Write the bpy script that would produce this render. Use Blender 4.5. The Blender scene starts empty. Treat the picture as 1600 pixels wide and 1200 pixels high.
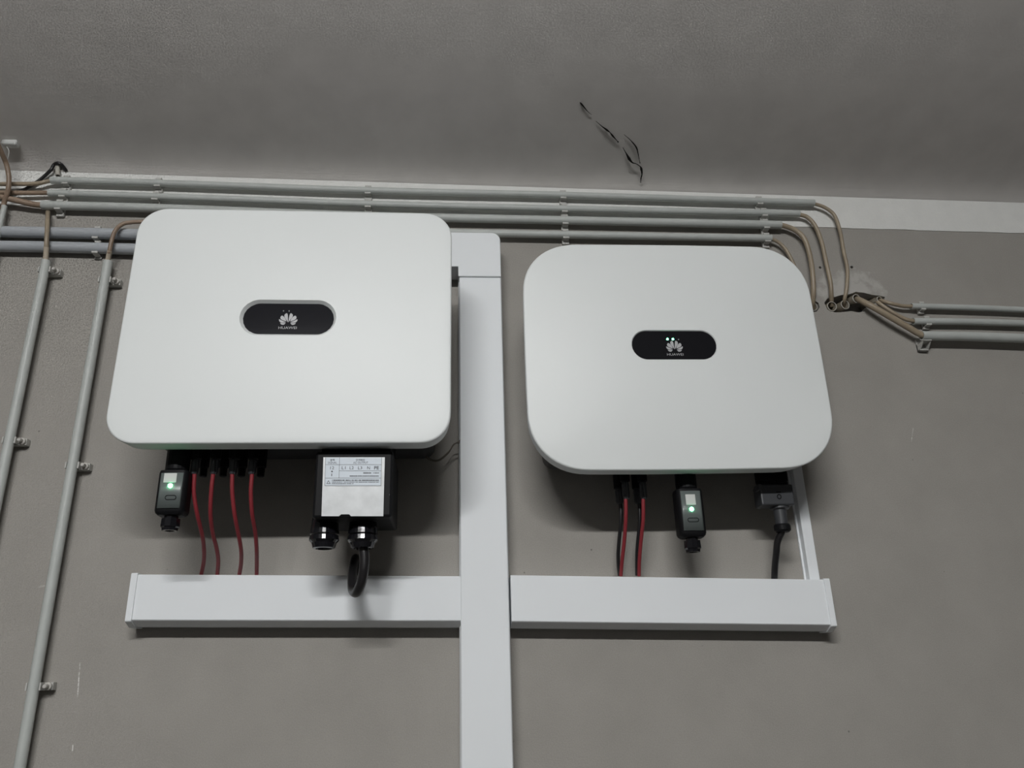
import bpy, bmesh, math, random
from mathutils import Vector, Matrix
random.seed(7)

# ------------------------------------------------------------------ camera
CAM = Vector((0.0, -1.408, -0.05))
YAW, PITCH, ROLL, FPX = 0.0779, 0.3587, -0.0291, 1222.0
f0 = Vector((math.sin(YAW), math.cos(YAW), 0)); r0 = Vector((math.cos(YAW), -math.sin(YAW), 0)); up0 = Vector((0, 0, 1))
FW = math.cos(PITCH) * f0 + math.sin(PITCH) * up0
u1 = -math.sin(PITCH) * f0 + math.cos(PITCH) * up0
RT = math.cos(ROLL) * r0 + math.sin(ROLL) * u1
UP = -math.sin(ROLL) * r0 + math.cos(ROLL) * u1
scene = bpy.context.scene
C = scene.collection
cam_data = bpy.data.cameras.new('camera')
cam_data.sensor_fit = 'HORIZONTAL'; cam_data.sensor_width = 36.0
cam_data.lens = 36.0 * FPX / 1600.0
cam_data.clip_start = 0.01
cam = bpy.data.objects.new('camera', cam_data); C.objects.link(cam)
m3 = Matrix((RT, UP, -FW)).transposed()
cam.matrix_world = Matrix.Translation(CAM) @ m3.to_4x4()
scene.camera = cam

# ------------------------------------------------------------------ world, exposure
world = bpy.data.worlds.new('world'); scene.world = world
world.use_nodes = True
world.node_tree.nodes['Background'].inputs[0].default_value = (0.6, 0.63, 0.7, 1)
world.node_tree.nodes['Background'].inputs[1].default_value = 0.02
vs = scene.view_settings
vs.view_transform = 'Standard'; vs.look = 'None'; vs.gamma = 1.0; vs.use_curve_mapping = False
vs.exposure = 0.0
LAMP_POWER = 276.0            # emission strength of the lamp's diffuser
LAMP_X, LAMP_Y, LAMP_Z, LAMP_LEN = -0.35, -3.0, 1.53, 1.5

def P(px, py, d):
    """point where a sight line meets the plane parallel to the wall at distance d from it"""
    v = RT * ((px - 800) / FPX) - UP * ((py - 600) / FPX) + FW
    return CAM + v * ((-d - CAM.y) / v.y)

def ceil_z(x, d):
    """small cove at the wall, then a shallow vault that runs on straight"""
    return 0.931 - 0.018 * x + 0.016 * (1 - math.exp(-d / .022)) + (0.30 * d + 0.36 * d * d if d < .8 else 0.4704 + 0.45 * (d - .8))  # cove and vault curve are made up, shaped for how the ceiling brightens
def PC(px, py, off=0.0):
    """point on the ceiling along a sight line"""
    v = RT * ((px - 800) / FPX) - UP * ((py - 600) / FPX) + FW
    lo, hi = 0.0, 1.408 / v.y
    for _ in range(50):
        t = (lo + hi) / 2; p = CAM + v * t
        if p.z < ceil_z(p.x, -p.y) - off: lo = t
        else: hi = t
    return CAM + v * lo

# ------------------------------------------------------------------ materials
def srgb(r, g, b):
    f = lambda c: (c / 255 / 12.92) if c / 255 <= 0.04045 else ((c / 255 + 0.055) / 1.055) ** 2.4
    return (f(r), f(g), f(b))
def mat(name, col, rough=0.5, metal=0.0, var=0.0, vscale=40.0, bump=0.0, bscale=400.0, spec=0.5, emit=None, estr=0.0, coat=0.0):
    m = bpy.data.materials.new(name); m.use_nodes = True
    nt = m.node_tree; b = nt.nodes['Principled BSDF']
    b.inputs['Base Color'].default_value = (*col, 1)
    b.inputs['Roughness'].default_value = rough; b.inputs['Metallic'].default_value = metal
    b.inputs['Specular IOR Level'].default_value = spec
    b.inputs['Coat Weight'].default_value = coat
    tc = nt.nodes.new('ShaderNodeTexCoord')
    if var > 0:
        n = nt.nodes.new('ShaderNodeTexNoise'); n.inputs['Scale'].default_value = vscale; n.inputs['Detail'].default_value = 6
        nt.links.new(tc.outputs['Object'], n.inputs['Vector'])
        mr = nt.nodes.new('ShaderNodeMapRange')
        mr.inputs['From Min'].default_value = 0.3; mr.inputs['From Max'].default_value = 0.7
        mr.inputs['To Min'].default_value = 1 - var; mr.inputs['To Max'].default_value = 1 + var
        nt.links.new(n.outputs['Fac'], mr.inputs['Value'])
        mx = nt.nodes.new('ShaderNodeMix'); mx.data_type = 'RGBA'; mx.blend_type = 'MULTIPLY'
        mx.inputs['Factor'].default_value = 1.0
        mx.inputs[6].default_value = (*col, 1)
        nt.links.new(mr.outputs['Result'], mx.inputs[7])
        nt.links.new(mx.outputs[2], b.inputs['Base Color'])
    if bump > 0:
        n2 = nt.nodes.new('ShaderNodeTexNoise'); n2.inputs['Scale'].default_value = bscale; n2.inputs['Detail'].default_value = 4
        nt.links.new(tc.outputs['Object'], n2.inputs['Vector'])
        bp = nt.nodes.new('ShaderNodeBump'); bp.inputs['Strength'].default_value = bump; bp.inputs['Distance'].default_value = 0.002
        nt.links.new(n2.outputs['Fac'], bp.inputs['Height']); nt.links.new(bp.outputs['Normal'], b.inputs['Normal'])
    if emit:
        b.inputs['Emission Color'].default_value = (*emit, 1); b.inputs['Emission Strength'].default_value = estr
    return m

WALLC = (0.335, 0.318, 0.292)
def wall_material():
    m = mat('wall_plaster', WALLC, rough=0.9, spec=0.2)
    nt = m.node_tree; b = nt.nodes['Principled BSDF']; L = nt.links.new
    N = nt.nodes.new
    geo = N('ShaderNodeTexCoord'); pos = geo.outputs['Object']
    def noise(scale, detail=5, rough=.6):
        n = N('ShaderNodeTexNoise'); n.inputs['Scale'].default_value = scale; n.inputs['Detail'].default_value = detail
        n.inputs['Roughness'].default_value = rough; L(pos, n.inputs['Vector']); return n.outputs['Fac']
    def mathn(op, a, c=None, clamp=False):
        n = N('ShaderNodeMath'); n.operation = op; n.use_clamp = clamp
        for i, v in enumerate((a, c)):
            if v is None: continue
            if isinstance(v, (int, float)): n.inputs[i].default_value = v
            else: L(v, n.inputs[i])
        return n.outputs[0]
    def rng(v, a, c, d, e):
        n = N('ShaderNodeMapRange'); L(v, n.inputs['Value'])
        for k, x in zip(('From Min', 'From Max', 'To Min', 'To Max'), (a, c, d, e)): n.inputs[k].default_value = x
        return n.outputs['Result']
    def mix(fac, a, col, blend='MIX'):
        n = N('ShaderNodeMix'); n.data_type = 'RGBA'; n.blend_type = blend
        if isinstance(fac, (int, float)): n.inputs['Factor'].default_value = fac
        else: L(fac, n.inputs['Factor'])
        if isinstance(a, tuple): n.inputs[6].default_value = (*a, 1)
        else: L(a, n.inputs[6])
        if isinstance(col, tuple): n.inputs[7].default_value = (*col, 1)
        else: L(col, n.inputs[7])
        return n.outputs[2]
    sep = N('ShaderNodeSeparateXYZ'); L(pos, sep.inputs[0]); X, Z = sep.outputs['X'], sep.outputs['Z']
    grain = rng(noise(520, 4, .7), .3, .7, .91, 1.09)
    blot = rng(noise(9, 5), .3, .7, .95, 1.05)
    col = mix(1.0, WALLC, grain, 'MULTIPLY'); col = mix(1.0, col, blot, 'MULTIPLY')
    # pale specks and dark pits in the plaster
    v = N('ShaderNodeTexVoronoi'); v.inputs['Scale'].default_value = 55; L(pos, v.inputs['Vector'])
    sp = rng(v.outputs['Distance'], .05, .09, .55, 0.0)
    gate = rng(noise(31, 2), .60, .66, 0, 1)
    col = mix(mathn('MULTIPLY', sp, gate), col, (.42, .40, .37))
    v2 = N('ShaderNodeTexVoronoi'); v2.inputs['Scale'].default_value = 38; L(pos, v2.inputs['Vector'])
    sp2 = rng(v2.outputs['Distance'], .04, .075, .8, 0.0)
    col = mix(mathn('MULTIPLY', sp2, rng(noise(23, 2), .60, .66, 0, 1)), col, (.10, .095, .09))
    # fresh filler smeared around the cable slot
    c = P(1327, 452, 0)
    dx = mathn('MULTIPLY', mathn('SUBTRACT', X, c.x), 1 / .072)
    dz = mathn('MULTIPLY', mathn('SUBTRACT', Z, c.z), 1 / .046)
    rr = mathn('ADD', mathn('MULTIPLY', dx, dx), mathn('MULTIPLY', dz, dz))
    rr = mathn('ADD', rr, rng(noise(42, 4), .3, .7, -.75, .75))
    col = mix(rng(rr, .35, 1.15, .62, 0), col, (.50, .485, .46))
    # thin white scrapes: (pixel a, pixel b, half width)
    for a, e, w in (((125, 1035), (121, 1090), .0011), ((114, 1163), (113, 1174), .0010), ((1427, 668), (1424, 690), .0006), ((60, 917), (70, 915), .0015)):
        A, Bp = P(*a, 0), P(*e, 0); D = Bp - A; ln = D.length; D /= ln
        ax, az = mathn('SUBTRACT', X, A.x), mathn('SUBTRACT', Z, A.z)
        t = mathn('ADD', mathn('MULTIPLY', ax, D.x), mathn('MULTIPLY', az, D.z))
        s = mathn('ABSOLUTE', mathn('SUBTRACT', mathn('MULTIPLY', ax, D.z), mathn('MULTIPLY', az, D.x)))
        k = mathn('MULTIPLY', rng(s, w * .5, w, 1, 0), rng(mathn('ABSOLUTE', mathn('SUBTRACT', t, ln / 2)), ln * .42, ln * .52, 1, 0))
        k = mathn('MULTIPLY', k, rng(noise(160, 3), .42, .55, .1, .9))
        col = mix(k, col, (.75, .74, .72))
    L(col, b.inputs['Base Color'])
    bp = N('ShaderNodeBump'); bp.inputs['Strength'].default_value = .28; bp.inputs['Distance'].default_value = .0018
    h = mathn('ADD', noise(330, 5, .65), mathn('MULTIPLY', noise(70, 3), .6)); L(h, bp.inputs['Height']); L(bp.outputs['Normal'], b.inputs['Normal'])
    return m

M = dict(
    wall=wall_material(),
    ceil=mat('ceiling_plaster', (.62, .595, .57), .9, var=.05, vscale=14, bump=.04, bscale=420, spec=.2),
    room=mat('room_paint', (.08, .077, .074), .9, var=.06, vscale=6, bump=.3, bscale=200, spec=.2),
    floor=mat('floor_concrete', (.06, .058, .056), .8, var=.15, vscale=8, bump=.2, bscale=80),
    band=mat('white_band_paint', (.74, .74, .715), .85, var=.03, vscale=30, bump=.35, bscale=300, spec=.25),
    white=mat('inverter_white', (.745, .77, .765), .42, var=.01, vscale=5, spec=.4),
    housing=mat('housing_dark_metal', (.045, .045, .048), .5, metal=.2, var=.06),
    window=mat('status_window_black', (.012, .012, .014), .12, spec=.35),
    window_grey=mat('status_window_charcoal', (.016, .016, .019), .07, spec=.22),
    logo=mat('logo_silver_print', (.42, .42, .43), .45),
    black=mat('black_plastic', (.008, .008, .009), .5, spec=.12),
    gloss=mat('black_gloss_plastic', (.008, .008, .010), .13, spec=.6),
    dark=mat('dark_grey_plastic', (.045, .047, .052), .45),
    rubber=mat('black_cable_rubber', (.014, .013, .014), .35),
    dongle=mat('dongle_grey_face', (.13, .15, .145), .34, spec=.6),
    sticker=mat('white_sticker', (.62, .63, .61), .5),
    red=mat('red_cable_sheath', (.25, .030, .038), .42, spec=.4),
    trunk=mat('trunking_white_plastic', (.81, .835, .855), .55, var=.01, vscale=8, spec=.3),
    conduit=mat('conduit_grey_plastic', (.47, .49, .47), .5, var=.05, vscale=30, bump=.08, bscale=60),
    pipe=mat('conduit_blue_grey_plastic', (.40, .42, .445), .45, var=.05, vscale=25),
    clip=mat('clip_grey_plastic', (.48, .475, .45), .5, var=.05),
    plug=mat('clip_plug_pale', (.50, .48, .45), .5),
    beige=mat('beige_cable_sheath', (.325, .265, .19), .42, var=.14, vscale=28),
    brown=mat('brown_cable_sheath', (.27, .195, .14), .45, var=.2, vscale=28),
    cream=mat('cream_cable_sheath', (.50, .43, .34), .5, var=.08),
    sleeve=mat('sleeve_grey_beige', (.45, .43, .38), .55, var=.08),
    sleeve_dark=mat('sleeve_brown_inside', (.13, .11, .08), .6, var=.1),
    soot=mat('cobweb_soot', (.02, .018, .017), 1.0, spec=0),
    plate=mat('label_plate_silver', (.70, .72, .73), .22, var=.10, vscale=45, spec=.7),
    paper=mat('label_print_ground', (.60, .66, .72), .45),
    ink=mat('label_ink', (.08, .085, .10), .6),
    wire=mat('thin_wire_brown', (.12, .10, .08), .5),
    led_on=mat('green_led_lit', (.1, .6, .3), .4, emit=(.10, 1.0, .38), estr=16),
    led_dongle=mat('green_dongle_led_lit', (.1, .6, .3), .4, emit=(.16, 1.0, .42), estr=40),
    led_off=mat('led_off', (.30, .31, .32), .4),
    lamp_body=mat('lamp_batten_white', (.75, .75, .73), .5),
    tube=mat('lamp_opal_diffuser', (.9, .9, .9), .4, emit=(.985, .99, .985), estr=LAMP_POWER),
)

# ------------------------------------------------------------------ mesh helpers
class MB:
    def __init__(s): s.v = []; s.f = []; s.sm = []
    def add(s, verts, faces, smooth=False):
        o = len(s.v); s.v += [Vector(v) for v in verts]; s.f += [tuple(i + o for i in f) for f in faces]; s.sm += [smooth] * len(faces)
        return s
    def build(s, name, m, parent=None, bevel=0.0, bseg=2):
        o0 = parent_origin(parent)
        me = bpy.data.meshes.new(name); me.from_pydata([v - o0 for v in s.v], [], s.f)
        bm = bmesh.new(); bm.from_mesh(me); bmesh.ops.recalc_face_normals(bm, faces=bm.faces)
        bm.to_mesh(me); bm.free()
        for p, k in zip(me.polygons, s.sm): p.use_smooth = k
        me.materials.append(M[m]); me.update()
        o = bpy.data.objects.new(name, me); C.objects.link(o)
        if parent: o.parent = parent
        if bevel > 0:
            md = o.modifiers.new('bevel', 'BEVEL'); md.width = bevel; md.segments = bseg; md.limit_method = 'ANGLE'; md.angle_limit = math.radians(40)
        return o
def parent_origin(p):
    o = Vector((0, 0, 0))
    while p: o = o + Vector(p.location); p = p.parent
    return o
def tag(o, label, cat, group=None):
    o['label'] = label; o['category'] = cat
    if group: o['group'] = group
    return o
def thing(name, loc, label, cat, group=None):
    o = bpy.data.objects.new(name, None); C.objects.link(o); o.location = loc; o.empty_display_size = .05
    return tag(o, label, cat, group)
def struct(o, label=None, cat=None):
    o['kind'] = 'structure'
    if label: o['label'] = label
    if cat: o['category'] = cat
    return o

def box(mb, x0, x1, y0, y1, z0, z1):
    return mb.add([(x0, y0, z0), (x1, y0, z0), (x1, y1, z0), (x0, y1, z0), (x0, y0, z1), (x1, y0, z1), (x1, y1, z1), (x0, y1, z1)],
                  [(0, 3, 2, 1), (4, 5, 6, 7), (0, 1, 5, 4), (1, 2, 6, 5), (2, 3, 7, 6), (3, 0, 4, 7)])
def catmull(pts, n=8):
    if len(pts) < 3: return [Vector(p) for p in pts]
    q = [2 * pts[0] - pts[1]] + list(pts) + [2 * pts[-1] - pts[-2]]; out = []
    for i in range(1, len(q) - 2):
        a, b, c, d = q[i - 1:i + 3]
        for k in range(n):
            t = k / n
            out.append(.5 * ((2 * b) + (c - a) * t + (2 * a - 5 * b + 4 * c - d) * t * t + (3 * b - a - 3 * c + d) * t ** 3))
    return out + [Vector(pts[-1])]
def tube(mb, pts, r, seg=14, n=8, smooth_path=True, hollow=False, wobble=0):
    pts = [Vector(p) for p in pts]
    path = catmull(pts, n) if smooth_path else pts
    K = len(path)
    rad = r if callable(r) else (lambda t: r)
    T = [(path[min(i + 1, K - 1)] - path[max(i - 1, 0)]).normalized() for i in range(K)]
    ref = Vector((0, 0, 1)) if abs(T[0].z) < .9 else Vector((1, 0, 0))
    nrm = (ref - T[0] * ref.dot(T[0])).normalized()
    rings = []
    for i in range(K):
        nrm = (nrm - T[i] * nrm.dot(T[i])).normalized(); bn = T[i].cross(nrm)
        rr = rad(i / (K - 1))
        rings.append([path[i] + (nrm * math.cos(2 * math.pi * k / seg) + bn * math.sin(2 * math.pi * k / seg)) * rr for k in range(seg)])
    verts = [v for R in rings for v in R]
    faces = [(i * seg + k, i * seg + (k + 1) % seg, (i + 1) * seg + (k + 1) % seg, (i + 1) * seg + k) for i in range(K - 1) for k in range(seg)]
    mb.add(verts, faces, True)
    for e, (R, ctr, t) in enumerate(((rings[0], path[0], T[0]), (rings[-1], path[-1], -T[-1]))):
        if hollow:
            inner = [ctr + (v - ctr) * .78 for v in R]; deep = [v + t * .02 for v in inner]
            vv = R + inner + deep
            ff = [(k, (k + 1) % seg, seg + (k + 1) % seg, seg + k) for k in range(seg)] + \
                 [(seg + k, seg + (k + 1) % seg, 2 * seg + (k + 1) % seg, 2 * seg + k) for k in range(seg)] + [tuple(range(2 * seg, 3 * seg))]
            mb.add(vv, ff)
        else:
            mb.add(R, [tuple(range(seg))])
    return mb
def lathe(mb, ctr, axis, prof, seg=24, ridges=0, depth=0.0):
    """prof: list of (radius, distance along axis)"""
    axis = Vector(axis).normalized(); a = Vector((1, 0, 0)) if abs(axis.x) < .9 else Vector((0, 1, 0))
    a = (a - axis * a.dot(axis)).normalized(); b = axis.cross(a); ctr = Vector(ctr)
    V = []
    for r, h in prof:
        for k in range(seg):
            rr = r * (1 - depth * (k % 2)) if ridges else r
            V.append(ctr + axis * h + (a * math.cos(2 * math.pi * k / seg) + b * math.sin(2 * math.pi * k / seg)) * rr)
    F = [(i * seg + k, i * seg + (k + 1) % seg, (i + 1) * seg + (k + 1) % seg, (i + 1) * seg + k) for i in range(len(prof) - 1) for k in range(seg)]
    F += [tuple(range(seg)), tuple(range((len(prof) - 1) * seg, len(prof) * seg))]
    return mb.add(V, F, False)
def prism(mb, poly, off):
    """closed polygon (3D points) thickened along the vector off"""
    n = len(poly); off = Vector(off); A = [Vector(p) for p in poly]; B = [p + off for p in A]
    return mb.add(A + B, [tuple(range(n)), tuple(range(n, 2 * n))] + [(k, (k + 1) % n, n + (k + 1) % n, n + k) for k in range(n)])
def surface_with_holes(mb, fn, x0, x1, z0, z1, holes, back, cuts=()):
    """flat face with real recesses; fn maps (a, b, depth) to space; holes: polygons in (a, b)"""
    bbs = []
    for poly, dep in holes:
        xs = [p[0] for p in poly]; zs = [p[1] for p in poly]; g = .004
        bbs.append((min(xs) - g, max(xs) + g, min(zs) - g, max(zs) + g))
    gx = sorted({x0, x1, *[b[0] for b in bbs], *[b[1] for b in bbs]}); gz = sorted({z0, z1, *cuts, *[b[2] for b in bbs], *[b[3] for b in bbs]})
    for i in range(len(gx) - 1):
        for j in range(len(gz) - 1):
            cx, cz = (gx[i] + gx[i + 1]) / 2, (gz[j] + gz[j + 1]) / 2
            if any(b[0] < cx < b[1] and b[2] < cz < b[3] for b in bbs): continue
            mb.add([fn(gx[i], gz[j], 0), fn(gx[i + 1], gz[j], 0), fn(gx[i + 1], gz[j + 1], 0), fn(gx[i], gz[j + 1], 0)], [(0, 1, 2, 3)])
    for (poly, dep), (a0, a1, b0, b1) in zip(holes, bbs):
        cx, cz = (a0 + a1) / 2, (b0 + b1) / 2; n = len(poly); pr = []
        for x, z in poly:
            dx, dz = x - cx, z - cz
            s = min((a1 - cx) / abs(dx) if abs(dx) > 1e-9 else 1e9, (b1 - cz) / abs(dz) if abs(dz) > 1e-9 else 1e9)
            pr.append((cx + dx * s, cz + dz * s))
        for k in range(n):
            p, q, P1, Q1 = poly[k], poly[(k + 1) % n], pr[k], pr[(k + 1) % n]
            ring = [p, q, Q1]
            if abs(P1[0] - Q1[0]) > 1e-7 and abs(P1[1] - Q1[1]) > 1e-7:
                cand = [(a0, b0), (a0, b1), (a1, b0), (a1, b1)]
                ring.append(min(cand, key=lambda c: (c[0] - (P1[0] + Q1[0]) / 2) ** 2 + (c[1] - (P1[1] + Q1[1]) / 2) ** 2))
            ring.append(P1)
            mb.add([fn(x, z, 0) for x, z in ring], [tuple(range(len(ring)))])
            mb.add([fn(*p, 0), fn(*q, 0), fn(*q, dep), fn(*p, dep)], [(0, 1, 2, 3)])
        mb.add([fn(x, z, dep) for x, z in poly], [tuple(range(n))])
    c = [(x0, z0), (x1, z0), (x1, z1), (x0, z1)]
    mb.add([fn(*p, back) for p in c], [(0, 1, 2, 3)])
    for k in range(4):
        p, q = c[k], c[(k + 1) % 4]
        mb.add([fn(*p, 0), fn(*q, 0), fn(*q, back), fn(*p, back)], [(0, 1, 2, 3)])
    return mb
def text_mesh(name, s, m, parent, ctr, width=None, height=None, bold=False, align='CENTER'):
    """lettering lying on a plane parallel to the wall, facing the room; ctr is a world point"""
    cu = bpy.data.curves.new(name, 'FONT'); cu.body = s; cu.align_x = 'CENTER'; cu.align_y = 'CENTER'
    cu.resolution_u = 3
    if bold: cu.offset = .02
    t = bpy.data.objects.new(name, cu); C.objects.link(t)
    dg = bpy.context.evaluated_depsgraph_get()
    me = bpy.data.meshes.new_from_object(t.evaluated_get(dg))
    bpy.data.objects.remove(t); me.name = name
    xs = [v.co.x for v in me.vertices]; ys = [v.co.y for v in me.vertices]
    cx, cy = (min(xs) + max(xs)) / 2, (min(ys) + max(ys)) / 2
    sx = width / (max(xs) - min(xs)) if width else None; sy = height / (max(ys) - min(ys)) if height else None
    sx = sx or sy; sy = sy or sx
    o0 = parent_origin(parent)
    for v in me.vertices:
        v.co = Vector((ctr.x + (v.co.x - cx) * sx, ctr.y, ctr.z + (v.co.y - cy) * sy)) - o0
    me.materials.clear(); me.materials.append(M[m])
    o = bpy.data.objects.new(name, me); C.objects.link(o); o.parent = parent
    return o

# ------------------------------------------------------------------ the room
XL, XR, YF, ZF = -1.9, 2.5, -4.2, -1.55
def pxpoly(pts, d=0): return [(P(x, y, d).x, P(x, y, d).z) for x, y in pts]
slot = pxpoly([(1288, 473), (1293, 466), (1304, 464), (1314, 461), (1326, 460), (1337, 456), (1350, 457.5), (1362, 460.5), (1374, 462), (1383, 464), (1382, 471), (1370, 473), (1356, 478),
               (1351, 486), (1342, 488.5), (1330, 486), (1318, 487.5), (1304, 488), (1293, 484)])
slot2 = pxpoly([(1258, 478), (1262, 471), (1271, 469), (1279, 473), (1281, 480), (1276, 487), (1266, 488)])
def disc(px, py, r):
    c = P(px, py, 0); return [(c.x + r * math.cos(k * math.pi / 5), c.z + r * math.sin(k * math.pi / 5)) for k in range(10)]
wall = surface_with_holes(MB(), lambda x, z, t: Vector((x, t, z)), XL, XR, ZF, 1.05,
                          [(slot, .06), (slot2, .05), (disc(1281.5, 418, .0030), .02), (disc(1331, 417.5, .0032), .02)], .15).build('wall_back', 'wall')
struct(wall, 'grey rough plastered wall carrying both inverters', 'wall')
h0 = [PC(79, 267), PC(82, 257), PC(90, 253), PC(98, 257), PC(104, 266)]
hole = [(p.x, -p.y) for p in h0] + [(PC(103, 266).x, .003), (PC(80, 266).x, .003)]
ce = surface_with_holes(MB(), lambda x, d, t: Vector((x, -d, ceil_z(x, d) + t)), XL, XR, 0.0, 4.2, [(hole, .05)], .12, [.005 * k for k in range(1, 20)] + [.025 * k for k in range(4, 33)]).build('ceiling', 'ceil')
struct(ce, 'grey plastered ceiling above the conduits', 'ceiling')
struct(box(MB(), XL - .1, XL, YF, .15, ZF, 3.2).build('wall_left', 'room'), 'plain grey side wall left of the picture', 'wall')
struct(box(MB(), XR, XR + .1, YF, .15, ZF, 3.2).build('wall_right', 'room'), 'plain grey side wall right of the picture', 'wall')
struct(box(MB(), XL - .1, XR + .1, YF - .1, YF, ZF, 3.2).build('wall_front', 'room'), 'plain grey wall behind the viewer', 'wall')
struct(box(MB(), XL - .1, XR + .1, YF - .1, .15, ZF - .1, ZF).build('floor', 'floor'), 'dark grey concrete floor', 'floor')
# white painted strip along the top of the wall, ragged lower edge
mb = MB(); top, bot = [], []; nb = 150
for i in range(nb + 1):
    x = XL + (XR - XL) * i / nb
    zb = .8505 - .0165 * x + random.uniform(-.0008, .0008)
    top.append((x, ceil_z(x, 0) - .0005)); bot.append((x, zb))
V = [];
for y in (0.0, -.0016):
    V += [Vector((x, y, z)) for x, z in top] + [Vector((x, y, z)) for x, z in bot]
n1 = nb + 1; F = []
for i in range(nb):
    F += [(2 * n1 + i, 2 * n1 + i + 1, 3 * n1 + i + 1, 3 * n1 + i), (n1 + i, n1 + i + 1, 3 * n1 + i + 1, 3 * n1 + i)]
struct(mb.add(V, F).build('trim_1', 'band'), 'white painted band along top of grey wall', 'trim')

# LED batten hanging from the ceiling behind the viewer: the light of the room
lamp = thing('batten_lamp', (LAMP_X, LAMP_Y, LAMP_Z), 'white batten lamp hanging from the ceiling behind the viewer', 'lamp')
h = LAMP_LEN / 2
box(MB(), LAMP_X - h - .01, LAMP_X + h + .01, LAMP_Y - .040, LAMP_Y + .040, LAMP_Z + .0105, LAMP_Z + .030).build('batten', 'lamp_body', lamp, .003)
for s in (-1, 1):
    box(MB(), LAMP_X + s * (h + .006) - .005, LAMP_X + s * (h + .006) + .005, LAMP_Y - .042, LAMP_Y + .042, LAMP_Z - .012, LAMP_Z + .012).build('end_cap', 'lamp_body', lamp, .002)
    tube(MB(), [(LAMP_X + s * .4, LAMP_Y, LAMP_Z + .027), (LAMP_X + s * .4, LAMP_Y, ceil_z(LAMP_X + s * .4, -LAMP_Y))], .006, 10).build('hanger_rod', 'lamp_body', lamp)
box(MB(), LAMP_X - h, LAMP_X + h, LAMP_Y - .040, LAMP_Y + .040, LAMP_Z - .010, LAMP_Z + .010).build('diffuser', 'tube', lamp)

# ------------------------------------------------------------------ inverters
def rrect(w, h, r, n=2.0, bow=0.0, k=14):
    """rounded rectangle outline, counter-clockwise, superelliptic corners, slightly bowed sides"""
    pts = []
    for sx, sz, a0 in ((1, 1, 0), (-1, 1, 90), (-1, -1, 180), (1, -1, 270)):
        for i in range(k + 1):
            a = math.radians(a0 + 90 * i / k); c, s = math.cos(a), math.sin(a)
            x = (w / 2 - r) * sx + r * math.copysign(abs(c) ** (2 / n), c); z = (h / 2 - r) * sz + r * math.copysign(abs(s) ** (2 / n), s)
            pts.append([x, z])
        # points along the straight side
        nxt = {(1, 1): (-1, 1), (-1, 1): (-1, -1), (-1, -1): (1, -1), (1, -1): (1, 1)}[(sx, sz)]
        e = pts[-1]
        if sx != nxt[0]: st = (-(w / 2 - r) * sx, e[1])
        else: st = (e[0], -(h / 2 - r) * sz)
        for i in range(1, 8):
            t = i / 8; pts.append([e[0] + (st[0] - e[0]) * t, e[1] + (st[1] - e[1]) * t])
    for p in pts:
        p[0] += bow * math.copysign(1, p[0]) * (1 - (2 * p[1] / h) ** 2) if abs(p[0]) > w * .3 else 0
        p[1] += bow * math.copysign(1, p[1]) * (1 - (2 * p[0] / w) ** 2) if abs(p[1]) > h * .3 else 0
    return pts
def pill(w, h, ref, cz):
    """stadium outline sampled in the directions of the reference outline"""
    out = []; R = h / 2; L = w / 2 - R
    m = len(ref); per = 2 * math.pi * R + 4 * L
    for x, z in ref:
        a = math.atan2(z / .41, x / .525); dx, dz = math.cos(a), math.sin(a) * .62
        lo, hi = 0, w
        for _ in range(40):
            t = (lo + hi) / 2; px, pz = dx * t, dz * t
            q = math.hypot(max(abs(px) - L, 0), pz)
            if q < R: lo = t
            else: hi = t
        out.append([dx * lo, dz * lo + cz])
    return out
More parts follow.
